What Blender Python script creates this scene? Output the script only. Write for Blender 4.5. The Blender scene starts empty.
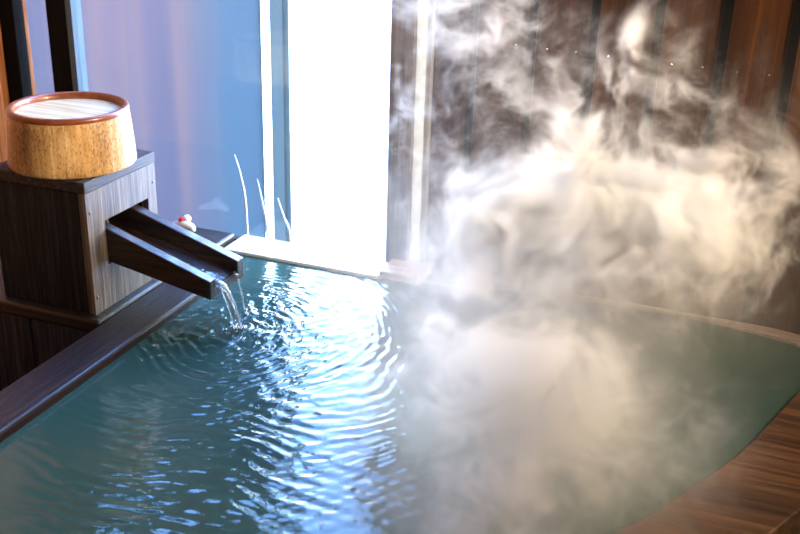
import bpy, bmesh, math, random
import numpy as np
from mathutils import Vector, Matrix
random.seed(7)
S = bpy.context.scene
C = S.collection

# ------------------------------------------------------------------ materials
class NT:
    def __init__(s, nt): s.nt = nt
    def n(s, t, **k):
        x = s.nt.nodes.new(t)
        for a, v in k.items():
            if a == 'ins':
                for i, q in v.items():
                    if isinstance(q, bpy.types.NodeSocket): s.nt.links.new(q, x.inputs[i])
                    else: x.inputs[i].default_value = q
            else: setattr(x, a, v)
        return x
    def ramp(s, fac, stops, interp='LINEAR'):
        r = s.n('ShaderNodeValToRGB', ins={'Fac': fac}); cr = r.color_ramp; cr.interpolation = interp
        while len(cr.elements) < len(stops): cr.elements.new(0.5)
        for e, (p, c) in zip(cr.elements, stops):
            e.position = p; e.color = (*c, 1) if len(c) == 3 else c
        return r.outputs[0]
    def noise(s, vec, scale, detail=4, rough=.5, dist=0):
        return s.n('ShaderNodeTexNoise', ins={'Vector': vec, 'Scale': scale, 'Detail': detail, 'Roughness': rough, 'Distortion': dist}).outputs[0]
    def coord(s, scale=(1, 1, 1), rot=(0, 0, 0), which='Object'):
        t = s.n('ShaderNodeTexCoord')
        return s.n('ShaderNodeMapping', ins={'Vector': t.outputs[which], 'Scale': scale, 'Rotation': rot}).outputs[0]
    def math(s, op, a, b=0.0):
        return s.n('ShaderNodeMath', operation=op, ins={0: a, 1: b}).outputs[0]
    def mix(s, fac, a, b, mode='MIX'):
        x = s.n('ShaderNodeMix', data_type='RGBA', blend_type=mode)
        for i, v in ((0, fac), (6, a), (7, b)):
            if isinstance(v, bpy.types.NodeSocket): s.nt.links.new(v, x.inputs[i])
            else: x.inputs[i].default_value = v if i == 0 else ((*v, 1) if len(v) == 3 else v)
        return x.outputs[2]

def new_mat(name):
    m = bpy.data.materials.new(name); m.use_nodes = True
    m.node_tree.nodes.clear()
    t = NT(m.node_tree); out = t.n('ShaderNodeOutputMaterial')
    return m, t, out

def wood(name, dark, mid, light, axis='z', gs=1.0, rough=(.35, .6), bump=.25, wet=0.0, streak=.5, rot=0):
    m, t, out = new_mat(name)
    long = {'x': (1.1, 34, 34), 'y': (34, 1.1, 34), 'z': (34, 34, 1.1)}[axis]
    v = t.coord(tuple(a * gs for a in long), (0, 0, rot))
    g1 = t.noise(v, 3, 6, .6, .6)
    g2 = t.noise(t.coord(tuple(a * gs * 3 for a in long), (0, 0, rot)), 4, 3, .6)
    big = t.noise(t.coord(), 5, 3)
    f = t.math('ADD', t.math('MULTIPLY', g1, .7), t.math('MULTIPLY', g2, .3))
    col = t.ramp(f, [(.38, dark), (.5, mid), (.62, light)])
    col = t.mix(t.math('MULTIPLY', big, streak), col, dark)
    r = t.math('ADD', t.math('MULTIPLY', g1, rough[1] - rough[0]), rough[0])
    b = t.n('ShaderNodeBump', ins={'Strength': bump, 'Distance': .006, 'Height': f})
    p = t.n('ShaderNodeBsdfPrincipled', ins={'Base Color': col, 'Roughness': r, 'Normal': b.outputs[0], 'Coat Weight': wet, 'Coat Roughness': .08})
    t.nt.links.new(p.outputs[0], out.inputs[0]); return m

def simple(name, col, rough=.5, metal=0, nscale=20, var=.15, bump=0.1, coat=0):
    m, t, out = new_mat(name)
    n = t.noise(t.coord(), nscale, 5)
    c = t.mix(n, tuple(x * (1 - var) for x in col), tuple(min(1, x * (1 + var)) for x in col))
    b = t.n('ShaderNodeBump', ins={'Strength': bump, 'Distance': .003, 'Height': n})
    p = t.n('ShaderNodeBsdfPrincipled', ins={'Base Color': c, 'Roughness': rough, 'Metallic': metal, 'Normal': b.outputs[0], 'Coat Weight': coat, 'Coat Roughness': .05})
    t.nt.links.new(p.outputs[0], out.inputs[0]); return m

M = {}
M['box_side'] = wood('weathered_wood_shaded', (.0015, .0022, .004), (.0065, .0095, .015), (.03, .04, .06), 'z', 1.0, (.4, .65), .7)  # near-black blue carries the shade on the box's unlit sides
M['box_front'] = wood('weathered_wood_lit', (.035, .026, .021), (.11, .084, .067), (.23, .185, .15), 'z', 1.1, (.4, .65), .45, streak=.3)  # same box wood, coloured lighter as its lit front
M['lid'] = wood('weathered_lid_wood', (.014, .013, .015), (.04, .035, .037), (.09, .078, .078), 'y', 1.2, (.35, .6), .5)
M['wet_y'] = wood('wet_dark_wood', (.005, .003, .003), (.016, .007, .006), (.035, .014, .011), 'y', .7, (.36, .56), .35, .04)
M['wet_x'] = wood('wet_dark_board', (.005, .004, .004), (.014, .010, .010), (.032, .022, .02), 'x', .8, (.35, .55), .3, .05)
M['trough'] = wood('soaked_trough_wood', (.006, .004, .004), (.028, .015, .011), (.085, .04, .024), 'x', .8, (.25, .5), .5, .3)
M['trough_in'] = wood('soaked_trough_floor', (.012, .005, .003), (.07, .03, .015), (.16, .07, .035), 'x', 1.0, (.3, .5), .6, .2)
M['plank'] = wood('dark_blue_grey_plank', (.008, .009, .014), (.03, .034, .052), (.08, .088, .12), 'z', 1.1, (.35, .6), .4, .1)
M['wall'] = wood('stained_wall_plank', (.026, .0075, .001), (.052, .016, .002), (.1, .034, .004), 'z', .45, (.45, .7), .2, streak=.4)
M['wall_left'] = wood('orange_wall_board', (.16, .05, .015), (.36, .13, .045), (.5, .22, .09), 'z', .8, (.5, .7), .2, streak=.3)
M['black'] = simple('black_painted_wood', (.0025, .0028, .004), .7)
M['rim'] = wood('rim_brown_wood', (.02, .01, .005), (.085, .036, .014), (.2, .09, .035), 'x', .5, (.3, .55), .4, .2, streak=.7, rot=-1.0)
M['rim_pale'] = wood('lit_rim_wood', (.16, .12, .09), (.3, .23, .18), (.45, .37, .3), 'x', 1, (.3, .5), .4)  # pale tone stands in for light grazing the rim top
M['stone'] = simple('wet_pale_ledge', (.66, .74, .76), .12, 0, 8, .2, .15, .6)
M['pale_wood'] = wood('pale_wet_block', (.3, .2, .14), (.5, .37, .27), (.65, .5, .4), 'x', 1, (.3, .5), .2)
M['stile'] = wood('grey_brown_stile', (.05, .035, .025), (.12, .085, .062), (.2, .15, .11), 'z', 1, (.4, .6), .2)
M['dark_wall'] = simple('dark_plaster', (.045, .03, .022), .8)
M['bucket'] = None

def bucket_mat():
    m, t, out = new_mat('speckled_tan_wood')
    g = t.noise(t.coord((22, 22, 1.6)), 3, 6, .65, .4)
    sp = t.noise(t.coord((1, 1, .4)), 300, 3, .7)
    patch = t.noise(t.coord((1, 1, .6)), 9, 4)
    col = t.ramp(g, [(.3, (.40, .21, .075)), (.5, (.62, .38, .16)), (.7, (.78, .57, .32))])
    sf = t.ramp(t.math('MULTIPLY', t.math('ADD', sp, t.math('MULTIPLY', patch, .45)), 1), [(.73, (0, 0, 0)), (.82, (1, 1, 1))])
    col = t.mix(t.math('MULTIPLY', sf, .6), t.mix(t.ramp(patch, [(.4, (0, 0, 0)), (.65, (.6, .6, .6))]), col, (.24, .11, .03)), (.1, .045, .015))
    b = t.n('ShaderNodeBump', ins={'Strength': .3, 'Distance': .003, 'Height': g})
    p = t.n('ShaderNodeBsdfPrincipled', ins={'Base Color': col, 'Roughness': .38, 'Normal': b.outputs[0], 'Coat Weight': .08, 'Coat Roughness': .3})
    t.nt.links.new(p.outputs[0], out.inputs[0]); return m
M['bucket'] = bucket_mat()
M['band'] = simple('red_brown_lacquer', (.2, .05, .014), .35, 0, 60, .6, .3, .2)
M['disc'] = wood('wet_cream_disc', (.5, .36, .19), (.66, .5, .3), (.78, .64, .42), 'x', .6, (.15, .28), .1, .12, streak=.1)
M['white'] = simple('white_ceramic', (.75, .75, .72), .25, coat=.3)
M['red'] = simple('red_paint', (.6, .03, .04), .3)
M['gold'] = simple('pale_nail', (.7, .6, .5), .25, .8)
M['moss'] = simple('mossy_stone', (.05, .05, .02), .8, 0, 30, .6, .8)
M['snow'] = simple('pale_gravel', (.8, .8, .8), .8)
M['stalk'] = simple('dry_white_stalk', (.5, .5, .52), .6)
M['exterior_post'] = simple('blue_grey_post', (.1, .15, .19), .6)

def water_mat():
    m, t, out = new_mat('milky_spring_water')
    n = t.noise(t.coord(), 3, 2)
    col = t.mix(n, (.018, .052, .048), (.034, .070, .048))
    bn = t.noise(t.coord((1, 1.3, 1)), 55, 4, .6)
    b = t.n('ShaderNodeBump', ins={'Strength': .12, 'Distance': .003, 'Height': bn})
    p = t.n('ShaderNodeBsdfPrincipled', ins={'Base Color': col, 'Roughness': .06, 'IOR': 1.33, 'Normal': b.outputs[0]})
    t.nt.links.new(p.outputs[0], out.inputs[0]); return m
M['water'] = water_mat()
def clear_mat(name, tint=(1, 1, 1), ior=1.33, rough=0.02, white=.0):
    m, t, out = new_mat(name)
    n = t.noise(t.coord(), 60, 3)
    b = t.n('ShaderNodeBump', ins={'Strength': .3, 'Distance': .003, 'Height': n})
    p = t.n('ShaderNodeBsdfPrincipled', ins={'Base Color': (*tint, 1), 'Roughness': rough, 'IOR': ior, 'Transmission Weight': 1 - white, 'Normal': b.outputs[0]})
    t.nt.links.new(p.outputs[0], out.inputs[0]); return m
M['stream'] = clear_mat('pouring_water', (.93, .97, 1), white=.12)
M['drop'] = clear_mat('water_bead', (1, 1, 1))
def pane_mat():
    m, t, out = new_mat('window_glass')
    f = t.math('ADD', .035, t.math('MULTIPLY', t.math('POWER', t.n('ShaderNodeLayerWeight', ins={'Blend': .5}).outputs['Facing'], 5.0), .9))
    tr = t.n('ShaderNodeBsdfTransparent', ins={'Color': (.96, .98, .98, 1)})
    gl = t.n('ShaderNodeBsdfGlossy', ins={'Roughness': .01})
    mx = t.n('ShaderNodeMixShader', ins={0: f, 1: tr.outputs[0], 2: gl.outputs[0]})
    t.nt.links.new(mx.outputs[0], out.inputs[0]); return m
M['glass'] = pane_mat()
def screen_mat():
    m, t, out = new_mat('frosted_polycarbonate')
    n = t.noise(t.coord((9, 1, .5)), 1.0, 2, .4)
    n2 = t.noise(t.coord((3.5, 1, 1.2)), 1.7, 1, .4)
    col = t.ramp(n, [(.32, (.50, .53, .62)), (.45, (.58, .56, .63)), (.56, (.70, .61, .62)), (.7, (.56, .57, .65))])
    col = t.mix(t.math('MULTIPLY', n2, .5), col, (.66, .60, .70))
    tx = t.n('ShaderNodeTexCoord'); sx = t.n('ShaderNodeSeparateXYZ', ins={0: tx.outputs['Object']})
    e = t.ramp(t.math('ADD', sx.outputs[0], 2.0), [(.30, (0, 0, 0)), (.47, (1, 1, 1))])
    col = t.mix(e, col, (.46, .60, .70))
    col = t.mix(1.0, col, (.25, .24, .235), 'MULTIPLY')
    tl = t.n('ShaderNodeBsdfTranslucent', ins={'Color': col})
    t.nt.links.new(tl.outputs[0], out.inputs[0]); return m
M['screen'] = screen_mat()
def translucent(name, col):
    m, t, out = new_mat(name)
    n = t.noise(t.coord(), 10, 2)
    c = t.mix(n, tuple(x * .93 for x in col), col)
    tl = t.n('ShaderNodeBsdfTranslucent', ins={'Color': c})
    t.nt.links.new(tl.outputs[0], out.inputs[0]); return m
M['slit'] = translucent('cream_translucent_strip', (.36, .31, .235))

for k, v in (('wall', .2), ('black', .1), ('box_side', .25), ('plank', .3), ('wall_left', .25), ('disc', .35), ('bucket', .3), ('dark_wall', .1), ('wet_y', .25), ('lid', .3)):
    for nd in M[k].node_tree.nodes:
        if nd.type == 'BSDF_PRINCIPLED': nd.inputs['Specular IOR Level'].default_value = v
# ------------------------------------------------------------------ mesh helpers
def obj(name, bm, mat, parent=None, smooth=False, label=None, cat=None, group=None, kind=None, bevel=0, world=True):
    me = bpy.data.meshes.new(name); bm.normal_update(); bm.to_mesh(me); bm.free()
    if smooth:
        for p in me.polygons: p.use_smooth = True
    me.materials.append(M[mat] if isinstance(mat, str) else mat)
    o = bpy.data.objects.new(name, me); C.objects.link(o)
    if parent:
        o.parent = parent; o.matrix_parent_inverse = Matrix.Translation(-parent.location)
    if bevel:
        b = o.modifiers.new('b', 'BEVEL'); b.width = bevel; b.segments = 2; b.limit_method = 'ANGLE'
    tag(o, label, cat, group, kind); return o
def tag(o, label=None, cat=None, group=None, kind=None):
    for k, v in (('label', label), ('category', cat), ('group', group), ('kind', kind)):
        if v: o[k] = v
def thing(name, loc, label, cat, group=None, kind=None):
    o = bpy.data.objects.new(name, None); C.objects.link(o); o.location = loc; o.empty_display_size = .05
    tag(o, label, cat, group, kind); return o
def box(bm, x0, x1, y0, y1, z0, z1):
    v = [bm.verts.new((x, y, z)) for x in (x0, x1) for y in (y0, y1) for z in (z0, z1)]
    for f in ((0, 1, 3, 2), (4, 6, 7, 5), (0, 4, 5, 1), (2, 3, 7, 6), (0, 2, 6, 4), (1, 5, 7, 3)):
        bm.faces.new([v[i] for i in f])
    return v
def B(*boxes):
    bm = bmesh.new()
    for b in boxes: box(bm, *b)
    bmesh.ops.recalc_face_normals(bm, faces=bm.faces); return bm
def prism(bm, pts, z0, z1):
    lo = [bm.verts.new((x, y, z0)) for x, y in pts]; hi = [bm.verts.new((x, y, z1)) for x, y in pts]
    bm.faces.new(hi); bm.faces.new(lo[::-1]); n = len(pts)
    for i in range(n): bm.faces.new((lo[i], lo[(i + 1) % n], hi[(i + 1) % n], hi[i]))
def lathe(bm, prof, cx, cy, n=96, z=0):
    rings = []
    for r, h in prof:
        rings.append([bm.verts.new((cx + r * math.cos(2 * math.pi * i / n), cy + r * math.sin(2 * math.pi * i / n), z + h)) for i in range(n)])
    for a, b in zip(rings, rings[1:]):
        for i in range(n): bm.faces.new((a[i], a[(i + 1) % n], b[(i + 1) % n], b[i]))
    return rings
def tube(bm, pts, rad, n=10, squash=1.0, cap=True):
    pts = [Vector(p) for p in pts]; rings = []
    for i, p in enumerate(pts):
        d = (pts[min(i + 1, len(pts) - 1)] - pts[max(i - 1, 0)]).normalized()
        a = d.cross(Vector((0, 1, 0)))
        if a.length < .1: a = d.cross(Vector((1, 0, 0)))
        a.normalize(); b = d.cross(a).normalized(); r = rad[i] if isinstance(rad, (list, tuple)) else rad
        rings.append([bm.verts.new(p + a * r * squash * math.cos(2 * math.pi * k / n) + b * r * math.sin(2 * math.pi * k / n)) for k in range(n)])
    for a, b in zip(rings, rings[1:]):
        for i in range(n): bm.faces.new((a[i], a[(i + 1) % n], b[(i + 1) % n], b[i]))
    if cap: bm.faces.new(rings[0][::-1]); bm.faces.new(rings[-1])
def catmull(P, k=8, closed=False):
    out = []; n = len(P)
    for i in range(n - 1):
        p0, p1, p2, p3 = P[max(i - 1, 0)], P[i], P[i + 1], P[min(i + 2, n - 1)]
        for j in range(k):
            t = j / k
            out.append(tuple(.5 * (2 * b + (c - a) * t + (2 * a - 5 * b + 4 * c - d) * t * t + (3 * b - a - 3 * c + d) * t ** 3) for a, b, c, d in zip(p0, p1, p2, p3)))
    out.append(tuple(P[-1])); return out

# ------------------------------------------------------------------ the room shell
WY = 2.28          # inner face of the window wall
FZ, CZ = -.62, 1.9
obj('floor', B((-2.05, 1.4, -1.4, WY + .1, FZ - .05, FZ)), 'dark_wall', kind='structure')
obj('ceiling', B((-2.05, 1.4, -1.4, WY + .1, CZ, CZ + .05)), 'dark_wall', kind='structure')
obj('wall_left', B((-2.1, -2.03, -1.4, WY + .1, FZ, CZ)), 'wall_left', kind='structure')
obj('wall_right', B((1.4, 1.45, -1.4, WY + .1, FZ, CZ)), 'wall', kind='structure')
obj('wall_near', B((-2.05, 1.4, -1.45, -1.4, FZ, CZ)), 'dark_wall', kind='structure')
# plank wall to the right of the window: planks with black joint strips between them
bm = bmesh.new()
xs = [-.785] + [-.689 + .1365 * k for k in range(16)]
for a, b in zip(xs, xs[1:] + [1.4]):
    if a >= 1.4: break
    box(bm, a + .001, min(b, 1.4) - .001, WY, WY + .03, FZ, CZ)
bmesh.ops.recalc_face_normals(bm, faces=bm.faces)
wb = obj('wall_back', bm, 'wall', kind='structure', bevel=.003)
bm = bmesh.new()
for a in xs[1:]:
    if a < 1.39: box(bm, a - .0095, a + .0095, WY - .004, WY + .031, FZ, CZ)
obj('joint_strip', bm, 'black', wb)
bm = bmesh.new()
for k, a in enumerate(xs[:12]):
    for dx in (.035, .1):
        if k == 0 and dx > .06: continue
        bmesh.ops.create_icosphere(bm, subdivisions=2, radius=.0022, matrix=Matrix.Translation((a + dx, WY - .001, .565 - .003 * k)))
        bmesh.ops.create_icosphere(bm, subdivisions=2, radius=.0022, matrix=Matrix.Translation((a + dx, WY - .001, .12)))
obj('nail', bm, 'gold', wb)
obj('wall_below_window', B((-2.03, -.785, WY + .003, WY + .02, FZ, -.032)), 'wall', kind='structure')

# the window: two black posts, panes, and the stile that closes it on the right
win = thing('window_1', (-1.4, WY, -.02), None, None, kind='structure')
obj('window_post', B((-1.872, -1.808, WY - .012, WY + .03, -.03, CZ)), 'black', win, bevel=.003)
obj('window_post', B((-2.03, -1.98, WY - .012, WY + .03, -.03, CZ)), 'black', win, bevel=.003)
obj('edge_strip', B((-1.808, -1.790, WY - .012, WY + .03, -.03, CZ)), simple('blue_metal_edge', (.05, .09, .13), .6, 0), win)
obj('pane', B((-1.98, -1.872, WY + .004, WY + .009, -.03, CZ)), 'glass', win)
obj('pane', B((-1.790, -.883, WY + .004, WY + .009, -.03, CZ)), 'glass', win)
obj('window_stile', B((-.886, -.827, WY - .02, WY + .03, -.03, CZ)), 'stile', win, bevel=.002)
obj('sill_block', B((-.868, -.765, 2.172, WY + .02, -.03, .0)), 'pale_wood', win, bevel=.004)
obj('window_2', B((-.827, -.796, WY + .0, WY + .012, .0, CZ)), 'slit', kind='structure')
obj('trim_1', B((-.796, -.785, WY - .016, WY + .03, .0, CZ)), simple('grey_trim', (.25, .25, .24), .5), kind='structure')

# ------------------------------------------------------------------ outdoors
obj('ground', B((-6, 3, WY + .08, 9, -.3, -.25)), 'snow', kind='structure')
obj('privacy_screen', B((-2.9, -1.425, 2.62, 2.63, -.25, 1.6)), 'screen', label='frosted lavender and blue screen standing outside the left part of the window', cat='screen')
obj('garden_post', B((-1.382, -1.342, 2.6, 2.64, -.25, 1.9)), translucent('blue_grey_post', (.15, .175, .18)), label='narrow blue-grey upright outside the window between two bright gaps', cat='post')
for i, (P, lab) in enumerate((
    ([(-1.352, 2.33, .19), (-1.335, 2.33, .13), (-1.322, 2.33, .03), (-1.318, 2.33, -.25)], 'longest of the thin white stalks outside, nearest the wooden spout box'),
    ([(-1.285, 2.33, .13), (-1.275, 2.33, .08), (-1.258, 2.33, -.02), (-1.25, 2.33, -.25)], 'middle of the thin white stalks outside, left of the bright gap'),
    ([(-1.225, 2.33, .085), (-1.21, 2.33, .04), (-1.188, 2.33, -.03), (-1.18, 2.33, -.25)], 'thin white stalk outside in front of the blue-grey upright'))):
    bm = bmesh.new(); pts = catmull(P, 6); tube(bm, pts, [.001 + .0022 * min(1, k / 8) for k in range(len(pts))], 8)
    obj('grass_stalk', bm, 'stalk', smooth=True, label=lab, cat='plant stalk', group='white stalks outside the window')

# ------------------------------------------------------------------ bathtub
tub = thing('bathtub', (-.55, 1.6, FZ), 'sunken wooden bath with one straight dark rim and one curved brown rim', 'bathtub')
ZR, ZW = 0.0, -.02
obj('rim', B((-1.303, -1.20, .55, 2.06, -.06, ZR)), 'wet_y', tub, bevel=.006).__setitem__('label', 'straight wet dark rim under the spout box')
obj('ledge', B((-1.3, -.869, 2.165, WY - .002, -.10, -.012)), 'stone', tub, bevel=.002).__setitem__('label', 'pale wet ledge below the window')
far = [(-.885, 2.165), (-.74, 2.19), (-.5, 2.245), (-.24, 2.262), (-.1, 2.255), (.06, 2.225), (.15, 2.185)]
cur = [(.15, 2.185), (.178, 2.14), (.168, 2.07), (.125, 2.0), (.088, 1.888), (.028, 1.708), (-.03, 1.582), (-.096, 1.452), (-.161, 1.355), (-.28, 1.215), (-.45, 1.06), (-.65, .92), (-.85, .8), (-1.0, .7), (-1.2, .55)]
farS, curS = catmull(far, 8), catmull(cur, 8)
def strip(inner, outer, z0, z1):
    bm = bmesh.new(); n = len(inner)
    Q = [[bm.verts.new((*p, z)) for p in pts] for pts, z in ((inner, z1), (outer, z1), (outer, z0), (inner, z0))]
    for k in range(4):
        a, b = Q[k], Q[(k + 1) % 4]
        for i in range(n - 1): bm.faces.new((a[i], a[i + 1], b[i + 1], b[i]))
    bm.faces.new([q[0] for q in Q]); bm.faces.new([q[-1] for q in Q][::-1])
    bmesh.ops.recalc_face_normals(bm, faces=bm.faces); return bm
farO = [(x, min(WY - .009, y + max(.008, .02 + .17 * (x + .07)))) for x, y in farS]; farO[-1] = (.215, 2.235)
obj('rim', strip(farS, farO, -.06, ZR - .011), 'rim_pale', tub, bevel=.003).__setitem__('label', 'thin rim along the plank wall, coloured pale as if lit')
def offset(P, d):
    out = []
    for i, p in enumerate(P):
        a, b = P[max(i - 1, 0)], P[min(i + 1, len(P) - 1)]
        tx, ty = b[0] - a[0], b[1] - a[1]; l = math.hypot(tx, ty)
        out.append((p[0] - ty / l * d, p[1] + tx / l * d))
    return out
curO = offset(curS, .155)
k0 = len(curS)
curO[0] = (.215, 2.235)
for i in range(1, 16):
    f = i / 16; curO[i] = (.215 + f * (curO[16][0] - .215) + .03 * math.sin(f * 3.14), 2.235 + f * (curO[16][1] - 2.235))
curO = [(min(x, .34), min(y, WY - .009)) for x, y in curO]
obj('rim', strip(curS, curO, -.07, ZR - .008), 'rim', tub, bevel=.005).__setitem__('label', 'curved brown rim with worn edge')
loop = [(-1.2, .55), (-1.2, 2.06), (-1.306, 2.06), (-1.306, 2.165)] + farS + curS[1:-1]
bm = bmesh.new()
inn = loop; out = [(x, y) for x, y in loop]
lo = [bm.verts.new((x, y, FZ)) for x, y in loop]; hi = [bm.verts.new((x, y, -.06)) for x, y in loop]
for i in range(len(loop)): bm.faces.new((lo[i], lo[(i + 1) % len(loop)], hi[(i + 1) % len(loop)], hi[i]))
bm.faces.new(lo)
obj('tub_lining', bm, 'rim', tub)
bm = bmesh.new(); oo = offset(curS, .2)
oo = [(min(x, .42), min(y, WY - .012)) for x, y in oo]; ii = offset(curS, .12); ii = [(min(x, .3), min(y, WY - .012)) for x, y in ii]
mo = obj('moss', strip(ii, oo, FZ, -.075), 'moss', tub, kind=None); mo['label'] = 'mossy stones outside the curved rim'

# ------------------------------------------------------------------ water surface with real ripples
def in_poly(X, Y, poly):
    ins = np.zeros(X.shape, bool); n = len(poly)
    for i in range(n):
        x0, y0 = poly[i]; x1, y1 = poly[(i + 1) % n]
        if y0 == y1: continue
        c = ((y0 > Y) != (y1 > Y)) & (X < (x1 - x0) * (Y - y0) / (y1 - y0) + x0)
        ins ^= c
    return ins
def vnoise(X, Y, s, seed):
    r = np.random.RandomState(seed); G = r.rand(512, 512) * 2 - 1
    x, y = X * s + 200, Y * s + 200; xi, yi = np.floor(x).astype(int), np.floor(y).astype(int)
    fx, fy = x - xi, y - yi; fx = fx * fx * fx * (fx * (fx * 6 - 15) + 10); fy = fy * fy * fy * (fy * (fy * 6 - 15) + 10)
    g = lambda a, b: G[a % 512, b % 512]
    return (g(xi, yi) * (1 - fx) + g(xi + 1, yi) * fx) * (1 - fy) + (g(xi, yi + 1) * (1 - fx) + g(xi + 1, yi + 1) * fx) * fy
st = .0026
gx = np.arange(-1.31, .2, st); gy = np.arange(.53, 2.28, st)
X, Y = np.meshgrid(gx, gy)
H = np.zeros_like(X)
wx = X + .022 * vnoise(X, Y, 5, 3) + .004 * vnoise(X, Y, 24, 31); wy = Y + .022 * vnoise(X, Y, 5, 4) + .004 * vnoise(X, Y, 24, 32)
d0 = np.hypot(X + 1.04, Y - 1.80)
for cx, cy, amp, lam, sd in ((-1.038, 1.786, .00068, .027, 1), (-1.045, 1.80, .00026, .016, 2), (-1.06, 1.86, .00026, .020, 3), (-.96, 1.95, .0004, .034, 4), (-1.15, 1.72, .0002, .022, 5)):
    d = np.hypot(wx - cx, wy - cy)
    a = amp * np.exp(-d * 1.0) * (1 - np.exp(-d / .03)) * np.clip(.55 + 1.1 * vnoise(X, Y, 9, 40 + sd), 0, 1.4)
    H += a * np.sin(2 * np.pi * d / lam + sd + 3.5 * vnoise(X, Y, 6, 9 + sd))
H += .0013 * vnoise(X, Y, 32, 5) * (np.exp(-(d0 / .3) ** 2) + .15)
H += .0011 * vnoise(X, Y, 60, 6) * (np.exp(-(d0 / .24) ** 2) + .05)
H += .0004 * vnoise(X, Y, 120, 7) * np.exp(-(d0 / .2) ** 2)
H += .0003 * vnoise(X, Y, 46, 21) * np.clip((X + 1.05) / .2, 0, 1) + .00018 * vnoise(X, Y, 95, 22)
H += .0014 * np.exp(-(d0 / .03) ** 2) * np.sin(d0 * 400)
# long low swell running towards the near rim
sw = np.clip((1.8 - Y) / .4, 0, 1)
H += .0005 * sw * np.sin(2 * np.pi * (wy * .98 + .1 * wx) / .034 + 6 * vnoise(X, Y * 1.6, 5, 8)) * np.clip(.5 + 1.2 * vnoise(X, Y * 2, 6, 12), 0, 1)
H += .0008 * sw * vnoise(X * .4, Y * 1.5, 42, 15)
calm = np.clip((X + 1.22) / .25, .25, 1) * 1.0
calm = np.where(d0 < .25, 1, calm)
H *= .8 * calm * np.clip(1.15 - np.clip((X + .62) / .9, 0, 1), .1, 1)
ok = in_poly(X, Y, [(-1.215, .53), (-1.215, 2.07), (-1.309, 2.07), (-1.309, 2.175)] + [(x, y + .008) for x, y in farS] + offset(curS, .008)[1:-1])
nx = X.shape[1]
idx = -np.ones(X.shape, int); idx[ok] = np.arange(ok.sum())
V = np.stack([X[ok], Y[ok], ZW + H[ok]], 1)
q = ok[:-1, :-1] & ok[1:, :-1] & ok[:-1, 1:] & ok[1:, 1:]
F = np.stack([idx[:-1, :-1][q], idx[:-1, 1:][q], idx[1:, 1:][q], idx[1:, :-1][q]], 1)
me = bpy.data.meshes.new('hot_spring_water')
me.vertices.add(len(V)); me.vertices.foreach_set('co', V.ravel())
me.loops.add(F.size); me.loops.foreach_set('vertex_index', F.ravel().astype(np.int32))
me.polygons.add(len(F)); me.polygons.foreach_set('loop_start', np.arange(0, F.size, 4, dtype=np.int32))
me.polygons.foreach_set('loop_total', np.full(len(F), 4, np.int32))
me.polygons.foreach_set('use_smooth', np.ones(len(F), bool))
me.update(calc_edges=True); me.validate(); me.materials.append(M['water'])
wo = bpy.data.objects.new('hot_spring_water', me); C.objects.link(wo)
tag(wo, 'milky blue-green rippling hot water filling the bath', 'water', kind='stuff')

# ------------------------------------------------------------------ platform beside the bath
pf = thing('wooden_platform', (-1.67, 1.95, FZ), 'low dark wooden platform under the spout box, beside the bath rim', 'platform')
obj('top_board', B((-2.03, -1.312, 1.655, WY - .032, -.032, 0)), 'wet_x', pf, bevel=.006)
px = [-2.03, -1.86, -1.69, -1.517, -1.312]
for a, b in zip(px, px[1:]):
    obj('plank', B((a + .002, b - .002, 1.675, 1.70, FZ, -.033)), 'plank', pf, bevel=.003)
obj('side_panel', B((-1.335, -1.313, 1.702, WY - .032, FZ, -.033)), 'plank', pf)

# ------------------------------------------------------------------ spout box
X0, X1, Y0, Y1, ZB = -1.582, -1.335, 1.679, 1.935, .280
sb = thing('spout_box', (-1.46, 1.8, 0), 'square weathered wooden box with an opening that feeds the trough', 'water spout box')
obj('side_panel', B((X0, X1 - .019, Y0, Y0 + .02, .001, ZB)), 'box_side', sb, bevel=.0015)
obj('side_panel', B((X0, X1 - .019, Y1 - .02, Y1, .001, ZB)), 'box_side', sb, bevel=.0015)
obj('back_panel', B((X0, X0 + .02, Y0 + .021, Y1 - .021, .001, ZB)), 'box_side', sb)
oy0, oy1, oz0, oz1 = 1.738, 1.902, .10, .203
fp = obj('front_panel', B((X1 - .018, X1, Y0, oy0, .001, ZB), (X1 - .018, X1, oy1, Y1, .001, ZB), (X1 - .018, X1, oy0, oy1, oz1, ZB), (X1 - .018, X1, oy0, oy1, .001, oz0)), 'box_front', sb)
fp['label'] = 'brown panel with a rectangular opening, coloured lighter as the lit side'
obj('lid', B((X0 - .002, X1 + .001, Y0 - .001, Y1 + .003, ZB + .0005, .305)), 'lid', sb, bevel=.002)
for y, z in ((1.69, .235), (1.925, .235), (1.69, .04), (1.925, .04)):
    bm = bmesh.new(); bmesh.ops.create_uvsphere(bm, u_segments=12, v_segments=8, radius=.004, matrix=Matrix.Translation((X1, y, z)) @ Matrix.Diagonal((.5, 1, 1, 1)))
    obj('nail', bm, 'box_front', sb, smooth=True)

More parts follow.
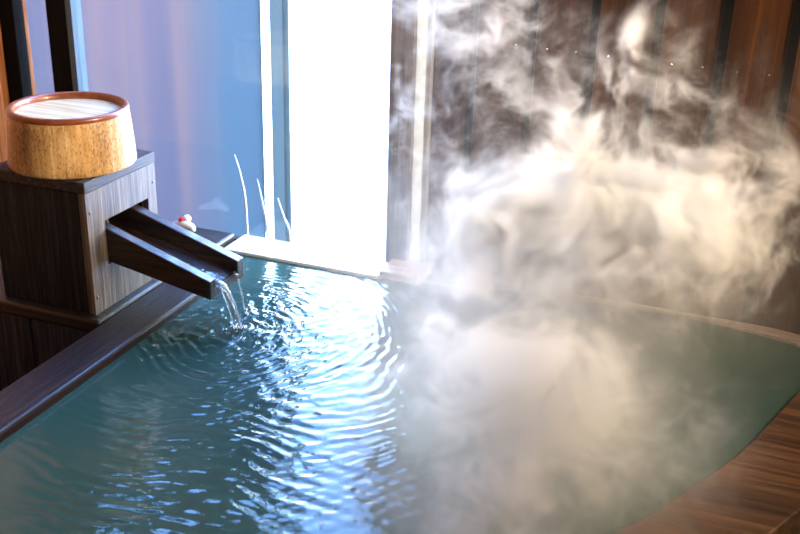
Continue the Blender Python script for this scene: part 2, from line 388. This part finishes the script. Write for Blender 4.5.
# ------------------------------------------------------------------ trough
tr = thing('water_trough', (-1.2, 1.81, 0), 'open wooden trough sloping out of the spout box over the bath', 'water trough')
XE = -1.08
def slope_board(y0, y1, top0, bot0, top1, bot1, xa=-1.5, xb=XE):
    # heights given at the box face and at the end
    s = (xa - X1) / (XE - X1)
    ta, ba = top0 + (top1 - top0) * s, bot0 + (bot1 - bot0) * s
    bm = bmesh.new()
    P = [(xa, ba), (xb, bot1), (xb, top1), (xa, ta)]
    a = [bm.verts.new((x, y0, z)) for x, z in P]; b = [bm.verts.new((x, y1, z)) for x, z in P]
    bm.faces.new(a); bm.faces.new(b[::-1])
    for i in range(4): bm.faces.new((a[i], b[i], b[(i + 1) % 4], a[(i + 1) % 4]))
    bmesh.ops.recalc_face_normals(bm, faces=bm.faces); return bm
obj('side_board', slope_board(1.739, 1.764, .184, .106, .103, .06), 'trough', tr, bevel=.0025)
obj('side_board', slope_board(1.857, 1.884, .186, .108, .107, .06), 'trough', tr, bevel=.0025)
obj('floor_board', slope_board(1.7645, 1.8565, .135, .110, .079, .058, xb=XE - .004), 'trough_in', tr).__setitem__('label', 'wet reddish-brown trough floor')

# pouring water
bm = bmesh.new()
def fall(x0, y0, z0, vx, vy, r0, r1, sq):
    pts = []; n = 16; T = math.sqrt(2 * (z0 - ZW) / 9.8)
    for i in range(n + 1):
        t = T * i / n; pts.append((x0 + vx * t, y0 + vy * t, z0 - 4.9 * t * t))
    wob = [r0 + (r1 - r0) * i / n + .0012 * math.sin(i * 1.9) for i in range(n + 1)]
    tube(bm, pts, wob, 12, sq)
fall(XE - .006, 1.776, .086, .38, .04, .012, .005, .45)
fall(XE - .006, 1.787, .084, .33, .0, .008, .003, .5)
fall(XE - .006, 1.771, .086, .27, .03, .005, .0025, .6)
fall(XE - .006, 1.848, .082, .16, .05, .006, .0022, .5)
for i in range(46):
    a, r = random.random() * 6.28, random.gauss(0, .022)
    cx, cy = (-1.038, 1.782) if i < 36 else (-1.058, 1.855)
    bmesh.ops.create_icosphere(bm, subdivisions=2, radius=random.uniform(.0012, .0032), matrix=Matrix.Translation((cx + r * math.cos(a), cy + r * math.sin(a), ZW + abs(random.gauss(.002, .006)))))
so = obj('water_stream', bm, 'stream', smooth=True, label='clear water pouring off the trough end into the bath', cat='water stream', kind='stuff')
sheet = slope_board(1.765, 1.856, .139, .1355, .0825, .0795, xb=XE - .006)
tag(obj('water_film', sheet, 'drop', so), 'thin film of water running down the trough')
bm = bmesh.new(); tube(bm, [(-1.40, 1.80, .215), (-1.385, 1.80, .2), (-1.375, 1.8, .14)], [.004, .006, .008], 10)
obj('inner_stream', bm, 'stream', so, smooth=True)

# beads of water on the box side and on the planks
for yy, x0, x1, z0, z1, n in ((Y0, X0 + .01, X1 - .02, .01, .2, 70), (1.675, -1.85, -1.33, -.2, -.04, 60)):
    bm = bmesh.new()
    for i in range(n):
        r = random.uniform(.0009, .0024)
        bmesh.ops.create_icosphere(bm, subdivisions=2, radius=r, matrix=Matrix.Translation((random.uniform(x0, x1), yy, random.uniform(z0, z1))) @ Matrix.Diagonal((1, .6, 1.5, 1)))
    o = obj('water_droplets', bm, 'drop', sb if yy == Y0 else pf, smooth=True); o['kind'] = 'stuff'

# ------------------------------------------------------------------ upturned bucket
bx, by, bz = -1.450, 1.797, .3055
bk = thing('wash_bucket', (bx, by, bz), 'tan wooden wash bucket upside down on the spout box, with a red-brown edge', 'bucket')
bm = bmesh.new()
lathe(bm, [(.128, .001), (.1345, 0), (.1365, .003), (.1362, .012), (.134, .05), (.131, .09), (.1285, .113), (.1265, .118), (.118, .118), (.116, .105)], bx, by, 128, bz)
obj('body', bm, 'bucket', bk, smooth=True)
bm = bmesh.new()
lathe(bm, [(.1283, .1145), (.1287, .119), (.1272, .1245), (.1235, .1268), (.118, .1262), (.1145, .123), (.1128, .1165), (.1125, .108)], bx, by, 128, bz)
obj('edge_band', bm, 'band', bk, smooth=True)
bm = bmesh.new()
rings = lathe(bm, [(.1135, .1125), (.06, .1128), (.01, .1130)], bx, by, 96, bz); bm.faces.new(rings[-1])
obj('base_disc', bm, 'disc', bk)['label'] = 'cream recessed disc with a wet shine'

# ------------------------------------------------------------------ small white ornament on the platform end
hx, hy = -1.437, 2.205
orn = thing('ceramic_ornament', (hx, hy, 0), 'small white curved ornament with a red spot on the platform behind the trough', 'ornament')
bm = bmesh.new()
pts = catmull([(hx - .055, hy + .004, .006), (hx - .03, hy, .013), (hx, hy - .004, .02), (hx + .022, hy - .004, .015), (hx + .03, hy - .006, .005)], 6)
tube(bm, pts, [.003 + .009 * math.sin(math.pi * (k + 1) / (len(pts) + 1)) for k in range(len(pts))], 12)
obj('body', bm, 'white', orn, smooth=True)
bm = bmesh.new(); bmesh.ops.create_uvsphere(bm, u_segments=20, v_segments=12, radius=.011, matrix=Matrix.Translation((hx + .004, hy + .004, .034)))
obj('head', bm, 'white', orn, smooth=True)
bm = bmesh.new(); bmesh.ops.create_uvsphere(bm, u_segments=16, v_segments=10, radius=.0085, matrix=Matrix.Translation((hx - .008, hy - .003, .032)))
obj('spot', bm, 'red', orn, smooth=True)['label'] = 'red spot'

# ------------------------------------------------------------------ steam: a real voxel volume built with geometry nodes
F_, CAM = 1034.07, Vector((0, 0, 1))
R_ = ((0.9322498, 0.3607750, 0.0274177), (-0.1641151, 0.3541075, 0.9206922), (-0.3224539, 0.8628148, -0.3893253))
#        x      y     z     rx    ry    rz    weight
BLOBS = [
    (-0.288, 1.7, 0.411, 0.216, 0.14, 0.073, 1.35),
    (-0.45, 1.72, 0.332, 0.11, 0.12, 0.077, 0.85),
    (-0.142, 1.72, 0.445, 0.101, 0.11, 0.078, 1.05),
    (-0.31, 1.7, 0.542, 0.101, 0.09, 0.081, 0.85),
    (-0.18, 1.72, 0.612, 0.075, 0.07, 0.065, 0.85),
    (-0.274, 1.72, 0.69, 0.079, 0.06, 0.043, 0.8),
    (-0.371, 1.68, 0.504, 0.051, 0.06, 0.048, 0.55),
    (-0.53, 1.85, 0.684, 0.146, 0.12, 0.101, 0.85),
    (-0.723, 2.0, 0.416, 0.095, 0.09, 0.317, 0.5),
    (-0.031, 1.75, 0.496, 0.083, 0.09, 0.116, 0.55),
    (0.025, 1.75, 0.344, 0.127, 0.1, 0.085, 0.65),
    (-0.539, 1.85, 0.164, 0.152, 0.14, 0.122, 0.75),
    (-0.507, 1.95, 0.496, 0.118, 0.1, 0.158, 0.75),
    (-0.463, 1.5, 0.148, 0.12, 0.16, 0.223, 1.1),
    (-0.253, 1.45, 0.166, 0.136, 0.15, 0.224, 1.0),
    (-0.306, 1.7, 0.227, 0.271, 0.15, 0.108, 0.85),
    (-0.091, 1.35, 0.19, 0.102, 0.12, 0.102, 0.3),
    (-0.296, 1.25, 0.057, 0.179, 0.12, 0.104, 0.9),
    (-0.047, 1.75, 0.217, 0.142, 0.1, 0.053, 0.35)]
def steam():
    ng = bpy.data.node_groups.new('steam_field', 'GeometryNodeTree')
    ng.interface.new_socket('Geometry', in_out='OUTPUT', socket_type='NodeSocketGeometry')
    t = NT(ng); out = t.n('NodeGroupOutput')
    pos = t.n('GeometryNodeInputPosition').outputs[0]
    def vm(op, a, b=None, **k):
        x = t.n('ShaderNodeVectorMath', operation=op); 
        for i, q in ((0, a), (1, b)):
            if q is None: continue
            if isinstance(q, bpy.types.NodeSocket): ng.links.new(q, x.inputs[i])
            else: x.inputs[i].default_value = q
        return x
    def mt(op, a, b=0.0, c=None, clamp=False):
        x = t.n('ShaderNodeMath', operation=op, use_clamp=clamp)
        for i, q in ((0, a), (1, b), (2, c)):
            if q is None: continue
            if isinstance(q, bpy.types.NodeSocket): ng.links.new(q, x.inputs[i])
            else: x.inputs[i].default_value = q
        return x.outputs[0]
    def ns(vec, scale, detail=3, rough=.5, color=False, typ='FBM', dist=0):
        x = t.n('ShaderNodeTexNoise', noise_type=typ, normalize=True, ins={'Vector': vec, 'Scale': scale, 'Detail': detail, 'Roughness': rough, 'Distortion': dist})
        return x.outputs[1 if color else 0]
    def warp(p, scale, amt, off):
        q = vm('ADD', p, off).outputs[0]
        w = vm('SUBTRACT', ns(q, scale, 2, .5, True), (.5, .5, .5)).outputs[0]
        return vm('ADD', p, vm('MULTIPLY', w, (amt, amt, amt)).outputs[0]).outputs[0]
    p1 = warp(pos, 3.2, .30, (3, 7, 1)); p2 = warp(p1, 8.5, .13, (11, 2, 5)); p3 = warp(p2, 22, .045, (1, 9, 4))
    env = None
    pe = warp(pos, 4.2, .26, (5, 5, 5)); pe = warp(pe, 11, .09, (8, 1, 5))
    for (x, y, z, rx, ry, rz, w) in BLOBS:
        d = vm('MULTIPLY', vm('SUBTRACT', pe, (x, y, z)).outputs[0], (1 / rx, 1 / ry, 1 / rz)).outputs[0]
        l = vm('DOT_PRODUCT', d, d).outputs['Value']
        e = mt('MULTIPLY', mt('EXPONENT', mt('MULTIPLY', l, -1.0)), w)
        env = e if env is None else mt('ADD', env, e)
    n1 = ns(p2, 4.5, 4, .55)
    n2 = ns(p3, 14, 7, .68)
    r = mt('SUBTRACT', 1.0, mt('MULTIPLY', mt('ABSOLUTE', mt('SUBTRACT', ns(p3, 8, 4, .5), .5)), 6.0), clamp=True)   # thin curled sheets
    wisp = mt('ADD', mt('ADD', mt('MULTIPLY', n1, .95), mt('MULTIPLY', n2, .88)), mt('MULTIPLY', mt('POWER', r, 2.0), .42))
    # noise eats into the envelope: dense cores stay, edges break up into wisps
    f = mt('SUBTRACT', mt('ADD', wisp, mt('MULTIPLY', mt('MINIMUM', env, 1.1), 0.29)), 1.3)
    f = mt('MULTIPLY', f, 1 / 0.42, clamp=True)
    f = mt('POWER', f, 1.6)
    zz = t.n('ShaderNodeSeparateXYZ', ins={0: pe}).outputs[2]
    low = t.n('ShaderNodeMapRange', ins={0: zz, 1: .14, 2: .38, 3: 1.0, 4: 0.0}).outputs[0]      # near the water the steam is a softer haze
    k1 = mt('ADD', 56, mt('MULTIPLY', low, 20 - 56)); k2 = mt('ADD', 0.5, mt('MULTIPLY', low, 3.4 - 0.5))
    dens = mt('MULTIPLY', mt('MULTIPLY', f, mt('MINIMUM', env, 1.3)), k1)
    dens = mt('ADD', dens, mt('MULTIPLY', mt('MULTIPLY', env, k2), mt('ADD', .1, mt('MULTIPLY', n1, 1.8))))
    sp = t.n('ShaderNodeSeparateXYZ', ins={0: pos})
    # keep above the water and in front of the wall, fading at the borders of the grid
    def edge(v, a, b):
        m_ = t.n('ShaderNodeMapRange', ins={0: v, 1: a, 2: b, 3: 0.0, 4: 1.0}); m_.clamp = True; return m_.outputs[0]
    for v, a, b in ((sp.outputs[2], -.018, -.005), (sp.outputs[1], WY - .01, WY - .03), (sp.outputs[0], -.93, -.82), (sp.outputs[0], .33, .25), (sp.outputs[1], .95, 1.05), (sp.outputs[2], .89, .8)):
        dens = mt('MULTIPLY', dens, edge(v, a, b))
    vc = t.n('GeometryNodeVolumeCube', ins={'Density': dens, 'Background': 0.0, 'Min': (-.94, .95, -.018), 'Max': (.34, WY - .008, .9), 'Resolution X': 300, 'Resolution Y': 258, 'Resolution Z': 216})
    sm = t.n('GeometryNodeSetMaterial')
    ng.links.new(vc.outputs[0], sm.inputs[0]); ng.links.new(sm.outputs[0], out.inputs[0])
    m, tt, o = new_mat('steam')
    pv = tt.n('ShaderNodeVolumePrincipled', ins={'Color': (1, 1, 1, 1), 'Density': 1.0, 'Anisotropy': .35})
    tt.nt.links.new(pv.outputs[0], o.inputs['Volume'])
    sm.inputs['Material'].default_value = m
    me = bpy.data.meshes.new('steam'); b = bmesh.new(); box(b, -.9, .3, 1.0, 2.24, 0, .85); b.to_mesh(me); b.free(); me.materials.append(m)
    ob = bpy.data.objects.new('steam', me); C.objects.link(ob)
    md = ob.modifiers.new('field', 'NODES'); md.node_group = ng
    tag(ob, 'billowing white steam rising off the hot water in front of the plank wall', 'steam', kind='stuff')
steam()

# ------------------------------------------------------------------ light
w = bpy.data.worlds.new('World'); S.world = w; w.use_nodes = True; w.node_tree.nodes.clear()
t = NT(w.node_tree); o = t.n('ShaderNodeOutputWorld')
tc = t.n('ShaderNodeTexCoord'); sp = t.n('ShaderNodeSeparateXYZ', ins={0: tc.outputs['Generated']})
col = t.ramp(sp.outputs[2], [(.0, (1, 1, 1)), (.25, (.9, .96, 1)), (.42, (.5, .72, 1)), (.55, (.22, .45, 1)), (1, (.1, .27, .8))])
bg = t.n('ShaderNodeBackground', ins={'Color': col, 'Strength': 36}); t.nt.links.new(bg.outputs[0], o.inputs[0])
def area(name, loc, aim, sx, sy, power, color, portal=False):
    l = bpy.data.lights.new(name, 'AREA'); l.shape = 'RECTANGLE'; l.size = sx; l.size_y = sy; l.energy = power; l.color = color
    if portal: l.cycles.is_portal = True
    ob = bpy.data.objects.new(name, l); C.objects.link(ob); ob.location = loc
    ob.rotation_euler = (Vector(aim) - Vector(loc)).to_track_quat('-Z', 'Y').to_euler(); return ob
area('window_portal', (-1.4, WY + .06, .93), (-1.4, 0, .93), 1.25, 1.95, 1, (1, 1, 1), True)
obj('dark_gap_filler', B((-.77, 1.39, 2.19, WY - .008, -.12, -.066)), 'black', kind='structure')  # black filler added so the gap behind the rim looks shaded
lp = area('wall_lamp', (1.2, 1.6, 1.3), (-1.4, 1.8, .25), .35, .35, 22, (1, .76, .50)); lp.data.spread = math.radians(75)
area('added_near_fill', (-.5, -1.25, 1.2), (-.8, 1.8, .2), 1.2, 1.0, 9, (1, .95, .85))  # added fill behind the camera to brighten steam and box; no window there
sl = bpy.data.lights.new('sun', 'SUN'); sl.energy = 7.2; sl.angle = math.radians(1.5); sl.color = (1, .90, .79)
so_ = bpy.data.objects.new('sun', sl); C.objects.link(so_); so_.location = (-3, 4, 3)
so_.rotation_euler = Vector((.80, -.54, -.96)).to_track_quat('-Z', 'Y').to_euler()

# ------------------------------------------------------------------ camera
cd = bpy.data.cameras.new('Camera'); cd.sensor_width = 36; cd.lens = F_ * 36 / 800; cd.clip_start = .02
cam = bpy.data.objects.new('Camera', cd); C.objects.link(cam)
r, u, f = R_
cam.matrix_world = Matrix(((r[0], u[0], -f[0], 0), (r[1], u[1], -f[1], 0), (r[2], u[2], -f[2], 1), (0, 0, 0, 1)))
cd.dof.use_dof = True; cd.dof.focus_distance = 2.18; cd.dof.aperture_fstop = 5.0
S.camera = cam
S.view_settings.view_transform = 'Standard'; S.view_settings.look = 'None'; S.view_settings.gamma = 1
S.view_settings.exposure = 0; S.view_settings.use_curve_mapping = False
cy = S.cycles
cy.use_denoising = True; cy.max_bounces = 10; cy.volume_bounces = 3; cy.diffuse_bounces = 3; cy.glossy_bounces = 4
cy.transmission_bounces = 6; cy.transparent_max_bounces = 8; cy.sample_clamp_indirect = 6; cy.volume_step_rate = 2.2; cy.caustics_reflective = False
